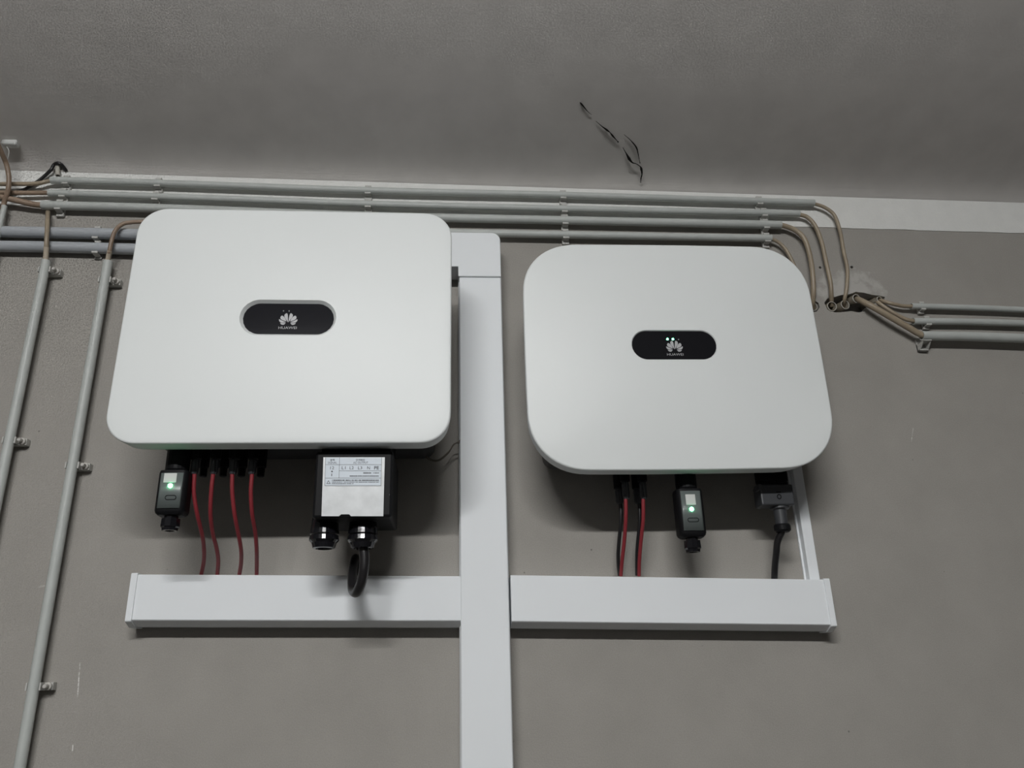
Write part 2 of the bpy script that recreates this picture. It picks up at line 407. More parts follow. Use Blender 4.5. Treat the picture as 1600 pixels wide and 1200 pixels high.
def inverter(label, xc, zc, d, rotv, W, H, r, nexp, bow, dome, thick, rim, pillw, pillh, pillx, pillz, wmat, back_in, draft, lipw, lipd):
    root = thing('solar_inverter', (xc, 0, zc - H / 2), label, 'inverter', 'white wall inverters')
    c, s = math.cos(rotv), math.sin(rotv)
    def W3(x, z, dd): return Vector((xc + x * c - z * s, -dd, zc + x * s + z * c))
    out = rrect(W, H, r, nexp, bow); n = len(out)
    wp = P(pillx, pillz, d); pillx, pillz = (wp.x - xc) * c + (wp.z - zc) * s, -(wp.x - xc) * s + (wp.z - zc) * c
    lip = [[x + pillx, z + pillz] for x, z in pill(pillw, pillh, out, 0)]
    pl = [[x + pillx, z + pillz] for x, z in pill(pillw + 2 * lipw, pillh + 2 * lipw, out, 0)]
    def inset(o, k): return [[x - math.copysign(min(k, abs(x)), x) * (abs(x) / (W / 2)) ** .8, z - math.copysign(min(k, abs(z)), z) * (abs(z) / (H / 2)) ** .8] for x, z in o]
    rings = []
    rings.append([W3(x, z, d - thick) for x, z in inset(out, draft + .02)])
    rings.append([W3(x, z, d - thick) for x, z in inset(out, draft)])
    for k in range(6):                                        # rounded front edge
        a = math.radians(90 * k / 5); ins = rim * (1 - math.cos(a)); dep = d - dome - rim * (1 - math.sin(a))
        rings.append([W3(x, z, dep) for x, z in inset(out, ins)])
    base = inset(out, rim)
    def dome_at(x, z): return dome * (1 - min(1, max(abs(x / (W / 2 - rim)) ** 2.6, abs(z / (H / 2 - rim)) ** 2.6) * .5 + .5 * min(1, (x / (W / 2)) ** 2 + (z / (H / 2)) ** 2)))
    for t in (.05, .1, .16, .24, .34, .46, .6, .75, .9, 1.0):
        R = []
        for (x, z), (px, pz) in zip(base, pl):
            qx, qz = x + (px * 1.0 - x) * t, z + (pz - z) * t
            # widen the ring around the pill for its soft lip
            R.append(W3(qx, qz, d - dome + dome_at(qx, qz)))
        rings.append(R)
    dc = d - dome + dome_at(pillx, pillz)
    rings.append([W3(x, z, dc - lipd) for x, z in lip])
    V = [v for R in rings for v in R]
    F = [(i * n + k, i * n + (k + 1) % n, (i + 1) * n + (k + 1) % n, (i + 1) * n + k) for i in range(len(rings) - 1) for k in range(n)]
    F.append(tuple(range(n))); F.append(tuple(range((len(rings) - 1) * n, len(rings) * n)))
    mbc = MB().add(V, F, True)
    cover = mbc.build('front_cover', 'white', root)
    md = cover.modifiers.new('edge', 'EDGE_SPLIT'); md.split_angle = math.radians(24)
    # status window sits in the recess
    win = [W3(x, z, dc - lipd + .0008) for x, z in lip]; dw = dc - lipd + .0008
    wo = prism(MB(), win, (0, .003, 0)).build('status_window', wmat, root); wo['label'] = 'black pill shaped status window with emblem'
    # rear housing with fins
    bw, bh = W / 2 - back_in, H / 2 - back_in
    mb2 = MB(); poly = rrect(2 * bw, 2 * bh, .02, 2.0, 0, 5)
    prism(mb2, [W3(x, z, d - thick + .001) for x, z in poly], (0, d - thick - .03, 0)); mb2.build('rear_housing', 'housing', root)
    mb3 = MB()
    for k in range(19):
        x = -bw * .9 + 1.8 * bw * k / 18
        prism(mb3, [W3(x - .0015, -bh * .9, .03), W3(x + .0015, -bh * .9, .03), W3(x + .0015, bh * .9, .03), W3(x - .0015, bh * .9, .03)], (0, .018, 0))
    mb3.build('heat_sink', 'housing', root)
    mb4 = MB(); prism(mb4, [W3(-.15, -.05, .013), W3(.15, -.05, .013), W3(.15, .08, .013), W3(-.15, .08, .013)], (0, .013, 0)); mb4.build('mounting_bracket', 'housing', root, .001)
    return root, wo, W3, dw

def emblem(win, W3, dc, xc, zc, rotv, px0, py0, name_text, dots):
    """fan of eight petals, a row of letters under it and indicator dots above, all in metres about (x0, z0)"""
    wp = P(px0, py0, dc); x0, z0 = (wp.x - xc) * math.cos(rotv) + (wp.z - zc) * math.sin(rotv), -(wp.x - xc) * math.sin(rotv) + (wp.z - zc) * math.cos(rotv)
    half = [
        [(3, -8), (9, 70), (19, 112), (37, 118), (59, 98), (57, 70), (37, 40)],
        [(25, 5), (47, 50), (82, 82), (102, 82), (114, 60), (107, 40), (77, 20)],
        [(32, -5), (77, 12), (127, 35), (129, 15), (112, -5), (77, -15)],
        [(32, -15), (77, -20), (109, -17), (97, -35), (72, -42), (52, -38)]]
    sx, sz = .001 / 8.89, .00114 / 8.89
    mb = MB()
    for poly in half:
        for m in (1, -1):
            pts = catmull([Vector((a * m, b, 0)) for a, b in poly + [poly[0]]], 5)[:-1]
            mb.add([W3(x0 + p.x * sx, z0 + p.y * sz, dc + .0003) for p in pts], [tuple(range(len(pts)))])
    e = mb.build('emblem', 'logo', win); e['label'] = 'silver fan of eight petals'
    t = text_mesh('lettering', name_text, 'logo', win, W3(x0, z0 - 83 * sz, dc + .0003), width=258 * sx, height=34 * sz)
    for i, (dx, dz, rr, mm) in enumerate(dots):
        lathe(MB(), W3(x0 + dx, z0 + dz, dc - .0002), (0, -1, 0), [(rr, 0), (rr, .0006), (rr * .6, .0010)], 12).build('indicator_light', mm, win)

# left, larger inverter
LX, LC, LD, LR, LH = -.2681, .5025, .2369, -.0046, .4150
LI, LW, L3, Ldc = inverter('white inverter with unlit black status window, left of the vertical trunking', LX, LC, LD, LR,
                           .525, LH, .050, 2.15, .0, .002, .042, .003, 1455e-4, .0545, 450, 496.0, 'window_grey', .03, .002, .0045, .006)
emblem(LW, L3, Ldc, LX, LC, LR, 450.2, 502.9, 'HUAWEI', [(-.0088, .0194, .0011, 'led_off'), (.0002, .0194, .0011, 'led_off')])
# right inverter, softer corners
RX, RC, RD, RR, RH = .3860, .4785, .1745, .0005, .4222
RI, RW, R3, Rdc = inverter('white inverter with soft corners and two green status lights, right of the trunking', RX, RC, RD, RR,
                           .5245, RH, .098, 2.2, .003, .009, .050, .003, .1500, .0535, 1054, 538.7, 'window', .035, .003, .0015, .0025)
emblem(RW, R3, Rdc, RX, RC, RR, 1054.1, 545.1, 'HUAWEI', [(-.0109, .0185, .0020, 'led_on'), (-.0012, .0185, .0020, 'led_on'), (.0087, .0178, .0011, 'led_off')])

# ------------------------------------------------------------------ cable trunking
def trunk_profile(zlo, zhi, dep, ch=.0085, chd=.022):
    """cross-section in (d, z): lid face in front, sloping shoulders, back on the wall"""
    return [(0, zlo - ch), (dep - chd, zlo - ch), (dep - .0015, zlo - .0005), (dep, zlo + .001), (dep, zhi - .001), (dep - .0015, zhi + .0005), (0, zhi + .0005)]
def trunk_h(name, xa, xb, za, zb, width, dep, label, cap_side):
    """horizontal trunking from xa to xb; za and zb are the lid's lower edge at the two ends"""
    root = thing(name, (xa, 0, min(za, zb) - .0085), label, 'trunking', 'white cable trunking')
    pa = [Vector((xa, -d, z)) for d, z in trunk_profile(za, za + width, dep)]
    pb = [Vector((xb, -d, z)) for d, z in trunk_profile(zb, zb + width, dep)]
    n = len(pa)
    MB().add(pa + pb, [tuple(range(n)), tuple(range(n, 2 * n))] + [(k, (k + 1) % n, n + (k + 1) % n, n + k) for k in range(n)]).build('channel', 'trunk', root)
    xe, ze, s = (xa, za, -1) if cap_side == 'a' else (xb, zb, 1)
    g = .0022
    ca = [Vector((xe - s * .008, -d - (g if d > 0 else 0), z + (g if z > ze + width / 2 else -g))) for d, z in trunk_profile(ze, ze + width, dep)]
    prism(MB(), ca, (s * .0105, 0, 0)).build('end_cap', 'trunk', root, .0008)
    return root
TD = .050
pA, pB = P(198, 969, TD), P(720.5, 970, TD); pAt = P(202, 898, TD)
trunk_h('cable_trunking', pA.x, pB.x, pA.z, pB.z, pAt.z - pA.z, TD, 'white horizontal trunking with end cap under the left inverter', 'a')
qA, qB = P(799.5, 971, TD), P(1305, 976.5, TD); qAt = P(798.5, 899, TD)
trunk_h('cable_trunking', qA.x, qB.x, qA.z, qB.z, qAt.z - qA.z, TD, 'white horizontal trunking with end cap under the right inverter', 'b')
# vertical trunking
VD = .052
vx0, vx1 = P(718.3, 600, VD).x, P(786.8, 600, VD).x
vt = thing('cable_trunking', ((vx0 + vx1) / 2, 0, ZF), 'white vertical trunking running down between the two inverters', 'trunking', 'white cable trunking')
ztop = P(750, 431, VD).z
prof = [(vx0 - .002, 0), (vx0 - .002, .03), (vx0, .034), (vx0, VD - .0015), (vx0 + .0015, VD), (vx1 - .0015, VD), (vx1, VD - .0015), (vx1, .034), (vx1 + .002, .03), (vx1 + .002, 0)]
prism(MB(), [Vector((x, -d, ZF)) for x, d in prof], (0, 0, ztop + .01 - ZF)).build('channel', 'trunk', vt)
# flat corner cover at its top
ED = .056
eb = thing('trunking_corner', (vx0, 0, ztop), 'white corner cover with one rounded corner topping the vertical trunking', 'trunking')
e1 = P(783, 432, ED); e2 = P(781.8, 363.7, ED); e3 = P(640, 362.5, ED); e4 = P(715.6, 416.5, ED); e5 = P(716, 431.5, ED)
xr, zt, zb, xl, zm = e1.x, e2.z, e1.z, e5.x, e4.z
xin = -.085
rc = .017
poly = [(xin, zt), (xr - rc, zt)] + [(xr - rc + rc * math.sin(a), zt - rc + rc * math.cos(a)) for a in [math.radians(15 * k) for k in range(1, 6)]] + [(xr, zt - rc), (xr, zb), (xl, zb), (xl, zm), (xin, zm)]
prism(MB(), [Vector((x, -ED, z)) for x, z in poly], (0, ED, 0)).build('corner_cover', 'trunk', eb, .0015)
zlo = P(710, 437, 0.0).z
hb = thing('cable_trunking', (-.22, 0, zm), 'white trunking stub running behind the left inverter from the corner cover', 'trunking', 'white cable trunking')
box(MB(), -.26, xin - .001, -.052, -.0005, zm, zt - .003).build('channel', 'trunk', hb, .001)
box(MB(), -.26, -.254, -.053, -.0005, zm - .001, zt - .002).build('end_cap', 'trunk', hb)
# narrow trunking on the right
st = thing('mini_trunking', (P(1272, 905, .018).x, 0, P(1272, 905, .018).z), 'narrow white vertical trunking behind the right inverter near the end cap', 'trunking')
sx0, sx1 = P(1265.5, 905, .018).x, P(1281.5, 905, .018).x
sz0 = qA.z + (qB.z - qA.z) * (sx0 - qA.x) / (qB.x - qA.x) + (qAt.z - qA.z) + .001
box(MB(), sx0, sx1, -.018, -.0005, sz0, .52).build('channel', 'trunk', st, .001)
box(MB(), sx0 - .004, sx0 - .0005, -.005, -.0005, sz0, .52).build('base_lip', 'trunk', st)

# ------------------------------------------------------------------ conduits and clips
def poly_conduit(name, pts, d, r, label, m='conduit', group='grey conduits', cat='conduit', hollow=True):
    w = [P(x, y, d) for x, y in pts]
    mid = w[0]
    # exact straight runs between the clip points
    o = tube(MB(), w, r, 18, 6, True, hollow).build(name, m)
    return tag(o, label, cat, group), w
def at_x(w, px, d):
    """point of a run of points at the picture column px"""
    for a, b in zip(w, w[1:]):
        pa, pb = proj(a), proj(b)
        if pa[0] <= px <= pb[0] or pb[0] <= px <= pa[0]:
            t = (px - pa[0]) / (pb[0] - pa[0]); return a + (b - a) * t, (b - a).normalized()
    return w[-1], (w[-1] - w[-2]).normalized()
def proj(p):
    v = p - CAM; z = v.dot(FW); return (800 + FPX * v.dot(RT) / z, 600 - FPX * v.dot(UP) / z)
def clip_h(c, r, d, label, width=.0145, tab=.0095, group='grey saddle clips on horizontal conduits'):
    """open saddle on a horizontal run: back plate with a tab below, two jaws"""
    x0, x1 = c.x - width / 2, c.x + width / 2
    mb = MB(); g = .0004
    box(mb, x0, x1, -max(.0035, d - r - g), -.0018, c.z - r - tab, c.z + r + .0045)
    box(mb, x0 + .001, x1 - .001, -(d + .25 * r), -max(.0036, d - r - g), c.z + r + g, c.z + r + .0045)
    box(mb, x0 + .001, x1 - .001, -(d + .45 * r), -max(.0036, d - r - g), c.z - r - .0026, c.z - r - g)
    box(mb, x0 + .001, x1 - .001, -(d + .62 * r), -(d + .40 * r), c.z - r - .0026, c.z - r * .86)
    o = mb.build('conduit_clip', 'clip', None, .0004, 1)
    return tag(o, label, 'clip', group)
runs = {}
D1 = .0155
specs = [
    ('c1', [(80, 281.5), (247, 286.2), (575, 297.8), (880, 305.0), (1272, 317)], .0073, 'topmost grey conduit of the four under the ceiling, longest', ),
    ('c2', [(76, 301.5), (247, 307.2), (575, 318.8), (880, 326.2), (1249, 333.8)], .0070, 'second grey conduit from the top of the four under the ceiling'),
    ('c3', [(66, 320.5), (247, 325.5), (575, 337.5), (880, 344.3), (1220, 351.5)], .0088, 'third and thickest grey conduit of the four under the ceiling'),
    ('c4', [(640, 362), (880, 366.8), (1205, 372.5)], .0078, 'lowest grey conduit of the four, just above the right inverter')]
for k, pts, r, lab in specs:
    o, w = poly_conduit('conduit', pts, D1 if k != 'c3' else .0165, r, lab); runs[k] = (w, r, D1 if k != 'c3' else .0165, o)
ordn = {'c1': 'topmost', 'c2': 'second', 'c3': 'third', 'c4': 'lowest'}
where = {98: 'at its left end', 247: 'above the left inverter\'s left corner', 575: 'above the middle of the left inverter', 880: 'between the two inverters', 1190: 'near its right end'}
for px, ks in ((98, ('c1', 'c2', 'c3')), (247, ('c1', 'c2')), (575, ('c1', 'c2')), (880, ('c1', 'c2', 'c3', 'c4')), (1190, ('c1', 'c2', 'c3', 'c4'))):
    for i, k in enumerate(ks):
        w, r, d, o = runs[k]
        off = {98: (5, 0, -6), 247: (0, -4), 575: (0, 0), 880: (0, 2, 3, 4), 1190: (-5, 3, 6, 8)}[px][i]
        c, t = at_x(w, px + off, d)
        clip_h(c, r, d, f'grey clip on the {ordn[k]} ceiling conduit {where[px]}')
# two blue-grey pipes at the left
for k, pts, lab in (('p1', [(-70, 361), (100, 364), (330, 369)], 'upper of two thick blue-grey pipes running behind the left inverter'),
                    ('p2', [(-70, 384), (100, 386.5), (330, 393)], 'lower of two thick blue-grey pipes running behind the left inverter')):
    o, w = poly_conduit('conduit', pts, .0145, .0112, lab, 'pipe', 'thick blue-grey pipes'); runs[k] = (w, .0112, .0145, o)
    c, t = at_x(w, 151, .0145)
    clip_h(c, .0112, .0145, f'grey clip on the {"upper" if k == "p1" else "lower"} blue-grey pipe', .0135, .0065 if k == 'p2' else .0)
# three conduits at the right edge
for k, pts, d, r, lab in (('r1', [(1424, 478.3), (1520, 481), (1660, 486.5)], .0145, .0062, 'top grey conduit of the three at the right edge'),
                          ('r2', [(1427, 502), (1520, 503), (1660, 507.5)], .0145, .0070, 'middle grey conduit of the three at the right edge'),
                          ('r3', [(1440, 524.5), (1520, 526), (1660, 531)], .0235, .0095, 'bottom and thickest grey conduit of the three at the right edge')):
    o, w = poly_conduit('conduit', pts, d, r, lab); runs[k] = (w, r, d, o)
clip_h(at_x(runs['r1'][0], 1441, 0)[0], .0062, .0145, 'grey clip on the top conduit at the right edge', .012, .0065)
clip_h(at_x(runs['r2'][0], 1449, 0)[0], .0070, .0145, 'grey clip on the middle conduit at the right edge', .013, .0065)
# tapering standoff bracket under the thick right conduit
c = at_x(runs['r3'][0], 1446, 0)[0]; r = .0095; d = .0235; mb = MB()
for x0, x1 in ((c.x - .0095, c.x - .0065), (c.x + .0065, c.x + .0095)):
    prism(mb, [Vector((x0, -.0005, c.z - .026)), Vector((x0, -.008, c.z - .026)), Vector((x0, -d - .003, c.z - r - .001)), Vector((x0, -.0005, c.z - r - .001))], (x1 - x0, 0, 0))
box(mb, c.x - .0095, c.x + .0095, -.004, -.0005, c.z - .026, c.z + r * .4)
box(mb, c.x - .0095, c.x + .0095, -(d + .004), -.004, c.z - r - .0026, c.z - r - .0004)
box(mb, c.x - .0095, c.x + .0095, -.010, -.004, c.z - .026, c.z - .0235)
tag(mb.build('conduit_clip', 'clip', None, .0005, 1), 'deep tapered grey bracket under the bottom conduit at the right edge', 'clip', 'grey saddle clips on horizontal conduits')

# vertical conduits at the left
def clip_v(c, r, d, label):
    mb = MB(); g = .0004; w = .012
    z0, z1 = c.z - w / 2, c.z + w / 2
    yb = max(.0035, d - r - g)
    box(mb, c.x - r - .004, c.x + r + .016, -yb + .0004, -.0005, z0, z1)
    box(mb, c.x - r - .0030, c.x - r - g, -(d + .35 * r), -yb, z0, z1)
    box(mb, c.x + r + g, c.x + r + .0030, -(d + .35 * r), -yb, z0, z1)
    o = mb.build('conduit_clip', 'clip', None, .0004, 1)
    pm = MB(); lathe(pm, (c.x + r + .0095, -yb, c.z), (0, -1, 0), [(.0036, 0), (.0036, .013), (.0026, .0145)], 12)
    lathe(pm, (c.x + r + .0095, -yb, c.z), (0, -1, 0), [(.0062, 0), (.0062, .004), (.005, .005)], 12)
    p = pm.build('wall_plug', 'plug', o)
    return tag(o, label, 'clip', 'grey clips on vertical conduits')
VDp = .0225
v1x = P(160, 460, VDp).x; v2x = P(71, 415, VDp).x
def vert(x, pytop, px, zend, r, lab, name='conduit'):
    zt_ = P(px, pytop, VDp).z
    o = tube(MB(), [(x, -VDp, zend), (x, -VDp, (zend + zt_) / 2), (x, -VDp, zt_)], r, 18, 4, True, True).build(name, 'conduit')
    return tag(o, lab, 'conduit', 'grey conduits'), zt_
o, v1t = vert(v1x, 409, 167, ZF + .002, .0088, 'grey vertical conduit nearest the left inverter')
o, v2t = vert(v2x, 408, 71, ZF + .002, .0086, 'grey vertical conduit between the left picture edge and its twin')
v3x = P(4, 335, VDp).x
o, v3t = vert(v3x, 322, 6, ZF + .002, .0052, 'thin pale vertical conduit at the very left edge')
for py, nm in ((437, 'top'), (727, 'middle'), (1073, 'bottom')):
    z = P(160 - .1757 * (py - 460), py, VDp).z; clip_v(Vector((v1x, -VDp, z)), .0088, VDp, f'{nm} clip on the vertical conduit nearest the left inverter')
for py, nm in ((421, 'upper'), (688, 'lower')):
    z = P(71 - .23 * (py - 415), py, VDp).z; clip_v(Vector((v2x, -VDp, z)), .0086, VDp, f'{nm} clip on the vertical conduit nearer the left edge')

# ------------------------------------------------------------------ beige cables
def cable(pts, r, label, m='beige', name='cable', cat='cable', group=None, seg=12):
    o = tube(MB(), [P(*p) for p in pts], r, seg, 8).build(name, m)
    return tag(o, label, cat, group)
G = 'beige cables'
cable([(-60, 288, .018), (20, 287.5, .018), (55, 287, .018), (74, 283.5, .0160), (84, 281.7, .0155)], .0042, 'beige cable entering the left end of the topmost ceiling conduit', group=G)
cable([(-60, 302, .022), (0, 301, .020), (40, 301.5, .017), (70, 301.3, .0155), (80, 301.4, .0155)], .0046, 'brown cable entering the left end of the second ceiling conduit', 'brown', group=G)
cable([(-60, 301, .030), (0, 308, .026), (25, 313, .022), (48, 318.5, .018), (62, 320.4, .0165), (71, 320.7, .0165)], .0058, 'thick brown cable entering the left end of the third ceiling conduit', 'brown', group=G)
cable([(-25, 175, .13), (-8, 215, .095), (2, 238, .07), (9, 254, .052), (13, 270, .044), (14, 284, .040), (12, 300, .034), (6, 318, .0225), (4.5, 330, .0225)], .0047, 'dark brown cable dropping from above into the thin conduit at left edge', 'brown', group=G)
bc = [PC(103.5, 267, .001), PC(99.5, 261, .003), PC(95, 256.5, .004), PC(89, 255, .004), PC(84, 258, .005), P(80, 265, .014), P(72, 273, .011), P(62, 281.5, .009), P(46, 292, .008), P(34, 297.5, .007), P(5, 306, .006), P(-40, 312, .006)]
tag(tube(MB(), bc, .0034, 12, 8).build('cable', 'rubber'), 'thin black cable arching out of the hole in the ceiling', 'cable')
o = tube(MB(), [P(90, 255.5, .010), P(90, 266, .010), P(90.3, 274.5, .010)], .0045, 14, 4, True, True).build('pipe_stub', 'sleeve')
tag(o, 'short cream pipe stub poking down from the hole in the ceiling', 'pipe')
rc1 = [(1262, 316.8, .0155), (1276, 319.5, .0155), (1291, 325.5, .016), (1304, 337, .017), (1312.5, 361, .017), (1318, 392, .016), (1324, 421, .016), (1323, 449, .014), (1319.5, 468, .006), (1317.5, 479, -.012)]
cable(rc1, .0038, 'beige cable curving from the topmost conduit to the wall slot, rightmost of four', group=G)
cable([(1238, 333.6, .0155), (1252, 336, .0155), (1263, 340.5, .016), (1274, 353.5, .017), (1283.6, 378, .017), (1290.6, 409, .017), (1297.3, 440, .015), (1299, 462, .008), (1299.5, 478, -.008)], .0044,
      'beige cable curving from the second conduit to the wall slot, second from right', group=G)
cable([(1209, 351.3, .0165), (1224, 352.6, .0165), (1243, 360, .017), (1257, 374, .018), (1265, 398, .018), (1269.5, 426, .018), (1271, 454, .013), (1270, 470, .004), (1269.5, 481, -.010)], .0052,
      'thick beige cable curving from the third conduit down past the right inverter', group=G)
cable([(1196, 372.3, .0155), (1208, 374.5, .0155), (1220, 381.5, .015), (1231, 395, .015), (1243, 420, .014), (1252, 450, .012), (1258, 470, .010)], .0036,
      'beige cable bending from the lowest conduit behind the right inverter', group=G)
# sleeves in the slot
def sleeve(px, py, r, label, tilt, d=.010):
    c = P(px, py, d); ax = Vector(tilt).normalized()
    seg = 20
    a = Vector((0, 0, 1)); a = (a - ax * a.dot(ax)).normalized(); b = ax.cross(a)
    o = bpy.data.objects.new('cable_sleeve', None); C.objects.link(o); o.location = c
    tag(o, label, 'sleeve', 'round cable sleeves in the wall slot')
    def ring(prof):
        q = len(prof); V = []
        for rr, t in prof:
            V += [c + ax * t + (a * math.cos(2 * math.pi * k / seg) + b * math.sin(2 * math.pi * k / seg)) * rr for k in range(seg)]
        return MB().add(V, [(i * seg + k, i * seg + (k + 1) % seg, ((i + 1) % q) * seg + (k + 1) % seg, ((i + 1) % q) * seg + k) for i in range(q) for k in range(seg)], True)
    ring([(r * .985, -.045), (r * .985, -.0018), (r * .87, -.0018), (r * .87, -.045)]).build('sleeve_body', 'sleeve_dark', o)
    ring([(r, -.0022), (r, 0), (r * .86, 0), (r * .86, -.0022)]).build('rim', 'sleeve', o)
    return o
sleeve(1271.5, 479, .0090, 'open cable sleeve half hidden by the right inverter', (.1, -1, -.12), .0015)
sleeve(1300.3, 478.5, .0106, 'open cable sleeve at the left end of the wall slot', (.1, -1, -.10), .003)
sleeve(1321, 476, .0100, 'open cable sleeve in the middle of the wall slot', (.2, -1, -.10), .004)
sleeve(1338.5, 466.5, .0095, 'open cable sleeve from which the thickest beige cable comes', (.25, -1, -.15), .003)
sleeve(1375, 468.5, .0078, 'small open cable sleeve at the right end of the wall slot', (.4, -1, -.1), .003)
cable([(1336, 467, -.015), (1343, 469, .006), (1356, 475.5, .020), (1370, 483, .024), (1395, 497.5, .026), (1420, 512, .025), (1436, 521.5, .0235), (1450, 525, .0235)], .0064,
      'thickest beige cable sloping from the wall slot to the bottom right conduit', group=G)
cable([(1372, 468, -.015), (1380, 470.5, .006), (1390, 473.5, .013), (1400, 476, .015), (1412, 478.3, .0148), (1424, 478.6, .0145), (1434, 478.8, .0145)], .0040,
      'thin beige cable from the small sleeve to the top right conduit', group=G)
cable([(1366, 468, -.010), (1374, 474, .004), (1390, 485, .010), (1405, 494, .013), (1419, 500, .0145), (1432, 502, .0145)], .0040,
      'beige cable partly hidden above the thickest one, entering middle right conduit', group=G)
# cables into the vertical conduits
o = tag(bpy.data.objects.new('cable', None), 'beige cable rising from the second vertical conduit behind the ceiling conduits', 'cable', G); C.objects.link(o); o.location = (v2x, -VDp, v2t)
p2 = [Vector((v2x, -VDp, v2t - .03)), P(71.3, 405, VDp), P(72.3, 388, .033), P(73, 372, .037), P(74, 352, .034), P(74.5, 340, .024), P(75, 331, .008)]
tube(MB(), p2, .0042, 12).build('sheath', 'beige', o)
tube(MB(), [P(71.4, 407, .0235), P(71.9, 397, .0285), P(72.5, 386, .0338)], .0048, 14, 4).build('inner_sleeve', 'cream', o)
o = tag(bpy.data.objects.new('cable', None), 'beige cable bending from the first vertical conduit behind the left inverter', 'cable', G); C.objects.link(o); o.location = (v1x, -VDp, v1t)
p1 = [Vector((v1x, -VDp, v1t - .03)), P(168, 407, VDp), P(171, 393, .034), P(174.5, 376, .038), P(180, 361, .038), P(190, 351, .034), P(204, 347.5, .030), P(225, 346.5, .022), P(262, 346, .016)]
tube(MB(), p1, .0040, 12).build('sheath', 'brown', o)
tube(MB(), [P(168.2, 408, .0235), P(169.8, 400, .0285), P(171.3, 391.5, .0345)], .0046, 14, 4).build('inner_sleeve', 'cream', o)

# white bracket on the ceiling at the far left
b0 = PC(19, 221, 0.0); cb = thing('ceiling_bracket', b0, 'small white bracket on the ceiling at the left edge', 'bracket')
mb = MB(); box(mb, b0.x - .017, b0.x + .013, b0.y - .008, b0.y + .008, b0.z - .012, b0.z + .0005); mb.build('plate', 'sticker', cb, .004, 3)
tube(MB(), [b0 + Vector((-.008, 0, -.012)), b0 + Vector((-.004, .004, -.022)), b0 + Vector((-.006, .008, -.038)), b0 + Vector((-.008, .010, -.046))], .0012, 8).build('hook', 'clip', cb)

# cobweb hanging along the ceiling
mb = MB()
def web(pts, rs):
    pts = [PC(x, y, o_) for x, y, o_ in pts]; n = len(rs)
    tube(mb, pts, lambda t: rs[min(int(t * (n - 1)), n - 2)] * (1 - (t * (n - 1)) % 1) + rs[min(int(t * (n - 1)) + 1, n - 1)] * ((t * (n - 1)) % 1), 6, 6)
web([(906, 160, .0015), (909, 163, .002), (918, 174, .003), (924, 179, .002)], [.0006, .0016, .0007, .0003])
web([(931, 189, .002), (940, 197, .003), (948, 203, .003), (953, 207, .004), (957, 212, .003), (966, 222, .003)], [.0004, .0008, .0020, .0008, .0018, .0003])
web([(973, 230, .003), (978, 239, .004), (983, 248, .005), (988, 254, .006), (994, 256, .006), (1000, 260, .007), (1002, 264, .008), (1003, 272, .010), (1001.5, 279, .008), (1001, 285, .004)], [.0003, .0010, .0030, .0014, .0008, .0010, .0026, .0014, .0013, .0004])
web([(975, 210, .002), (985, 219, .003), (994, 230, .004), (997, 240, .005), (1000, 255, .006)], [.0003, .0008, .0016, .0010, .0004])
tag(mb.build('cobweb', 'soot'), 'dark dusty cobweb strands hanging from the ceiling', 'cobweb')

# ------------------------------------------------------------------ plugged-in things under the inverters
LZ, RZ = LC - LH / 2 + .031, RC - RH / 2 + .038      # undersides of the two rear housings
def solar_cable(name, nut, pts, zc_top, m, label, group, nr=.0066):
    """nut = (px, py top, py bottom, d)"""
    nx, ya, yb, d = nut
    a, b = P(nx, ya, d), P(nx, yb, d); x = (a.x + b.x) / 2; zt_, zb_ = a.z, b.z
    root = thing(name, (x, -d, zb_), label, 'cable', group)
    mb = MB(); lathe(mb, (x, -d, zt_), (0, 0, 1), [(.0058, 0), (.0085, .002), (.0085, max(.004, zc_top - zt_ - .001))], 20); mb.build('connector_body', 'black', root)
    mb = MB(); lathe(mb, (x, -d, zb_), (0, 0, 1), [(nr * .72, 0), (nr, .004), (nr, zt_ - zb_ - .003), (nr * .85, zt_ - zb_)], 20, 1, .13); mb.build('connector_nut', 'dark', root)
    w = [Vector((x, -d, zb_ + .004))] + [P(*p) for p in pts]
    tube(MB(), w, .0033, 12).build('sheath', m, root)
    return root
DD = (.165, .160, .147, .120, .094, .066, .036)
red = [[(304, 742), (303, 770), (308, 803), (315.4, 833.6), (318.5, 855), (318.5, 876), (314.5, 898)],
       [(333, 742), (330, 770), (329, 803), (332.5, 833.6), (338, 855), (341, 876), (339.5, 898)],
       [(363, 742), (363, 770), (367.0, 806), (373, 837), (376.8, 860), (376.8, 879), (374, 898)],
       [(393.8, 742), (392, 770), (394, 803), (399, 833), (401, 858), (401.3, 878), (401, 898)]]
nm = ['leftmost, next to the communication stick', 'second from the left', 'third from the left', 'rightmost, farthest from the communication stick']
for i, (pts, nx) in enumerate(zip(red, (304.5, 335.3, 364.6, 394.3))):
    solar_cable('solar_cable', (nx, 719, 741, .165), [(x, y, d) for (x, y), d in zip(pts, DD)], LZ, 'red', f'red cable under the left inverter, {nm[i]}', 'red cables under the left inverter')
for px, w_ in ((317, 'leftmost'), (348, 'second'), (377, 'third'), (407, 'rightmost')):   # closed black connectors behind
    c = P(px, 745, .118); mb = MB(); lathe(mb, (c.x, -.118, c.z), (0, 0, 1), [(.0045, 0), (.006, .001), (.0064, .014), (.0082, .016), (.0082, LZ - c.z - .0005)], 18, 1, .08)
    tag(mb.build('closed_connector', 'black'), f'black closed connector just behind the {w_} red cable\'s connector', 'connector', 'closed black connectors under the left inverter')
DR = (.090, .084, .068, .050, .034)
solar_cable('solar_cable', (967.5, 765, 787, .062), [(969.5, 789, .062), (970, 815, .060), (966.5, 854, .048), (966, 876, .038), (968, 899, .028)], RZ, 'rubber', 'black cable under the right inverter, beside the left red one', 'cables under the right inverter')
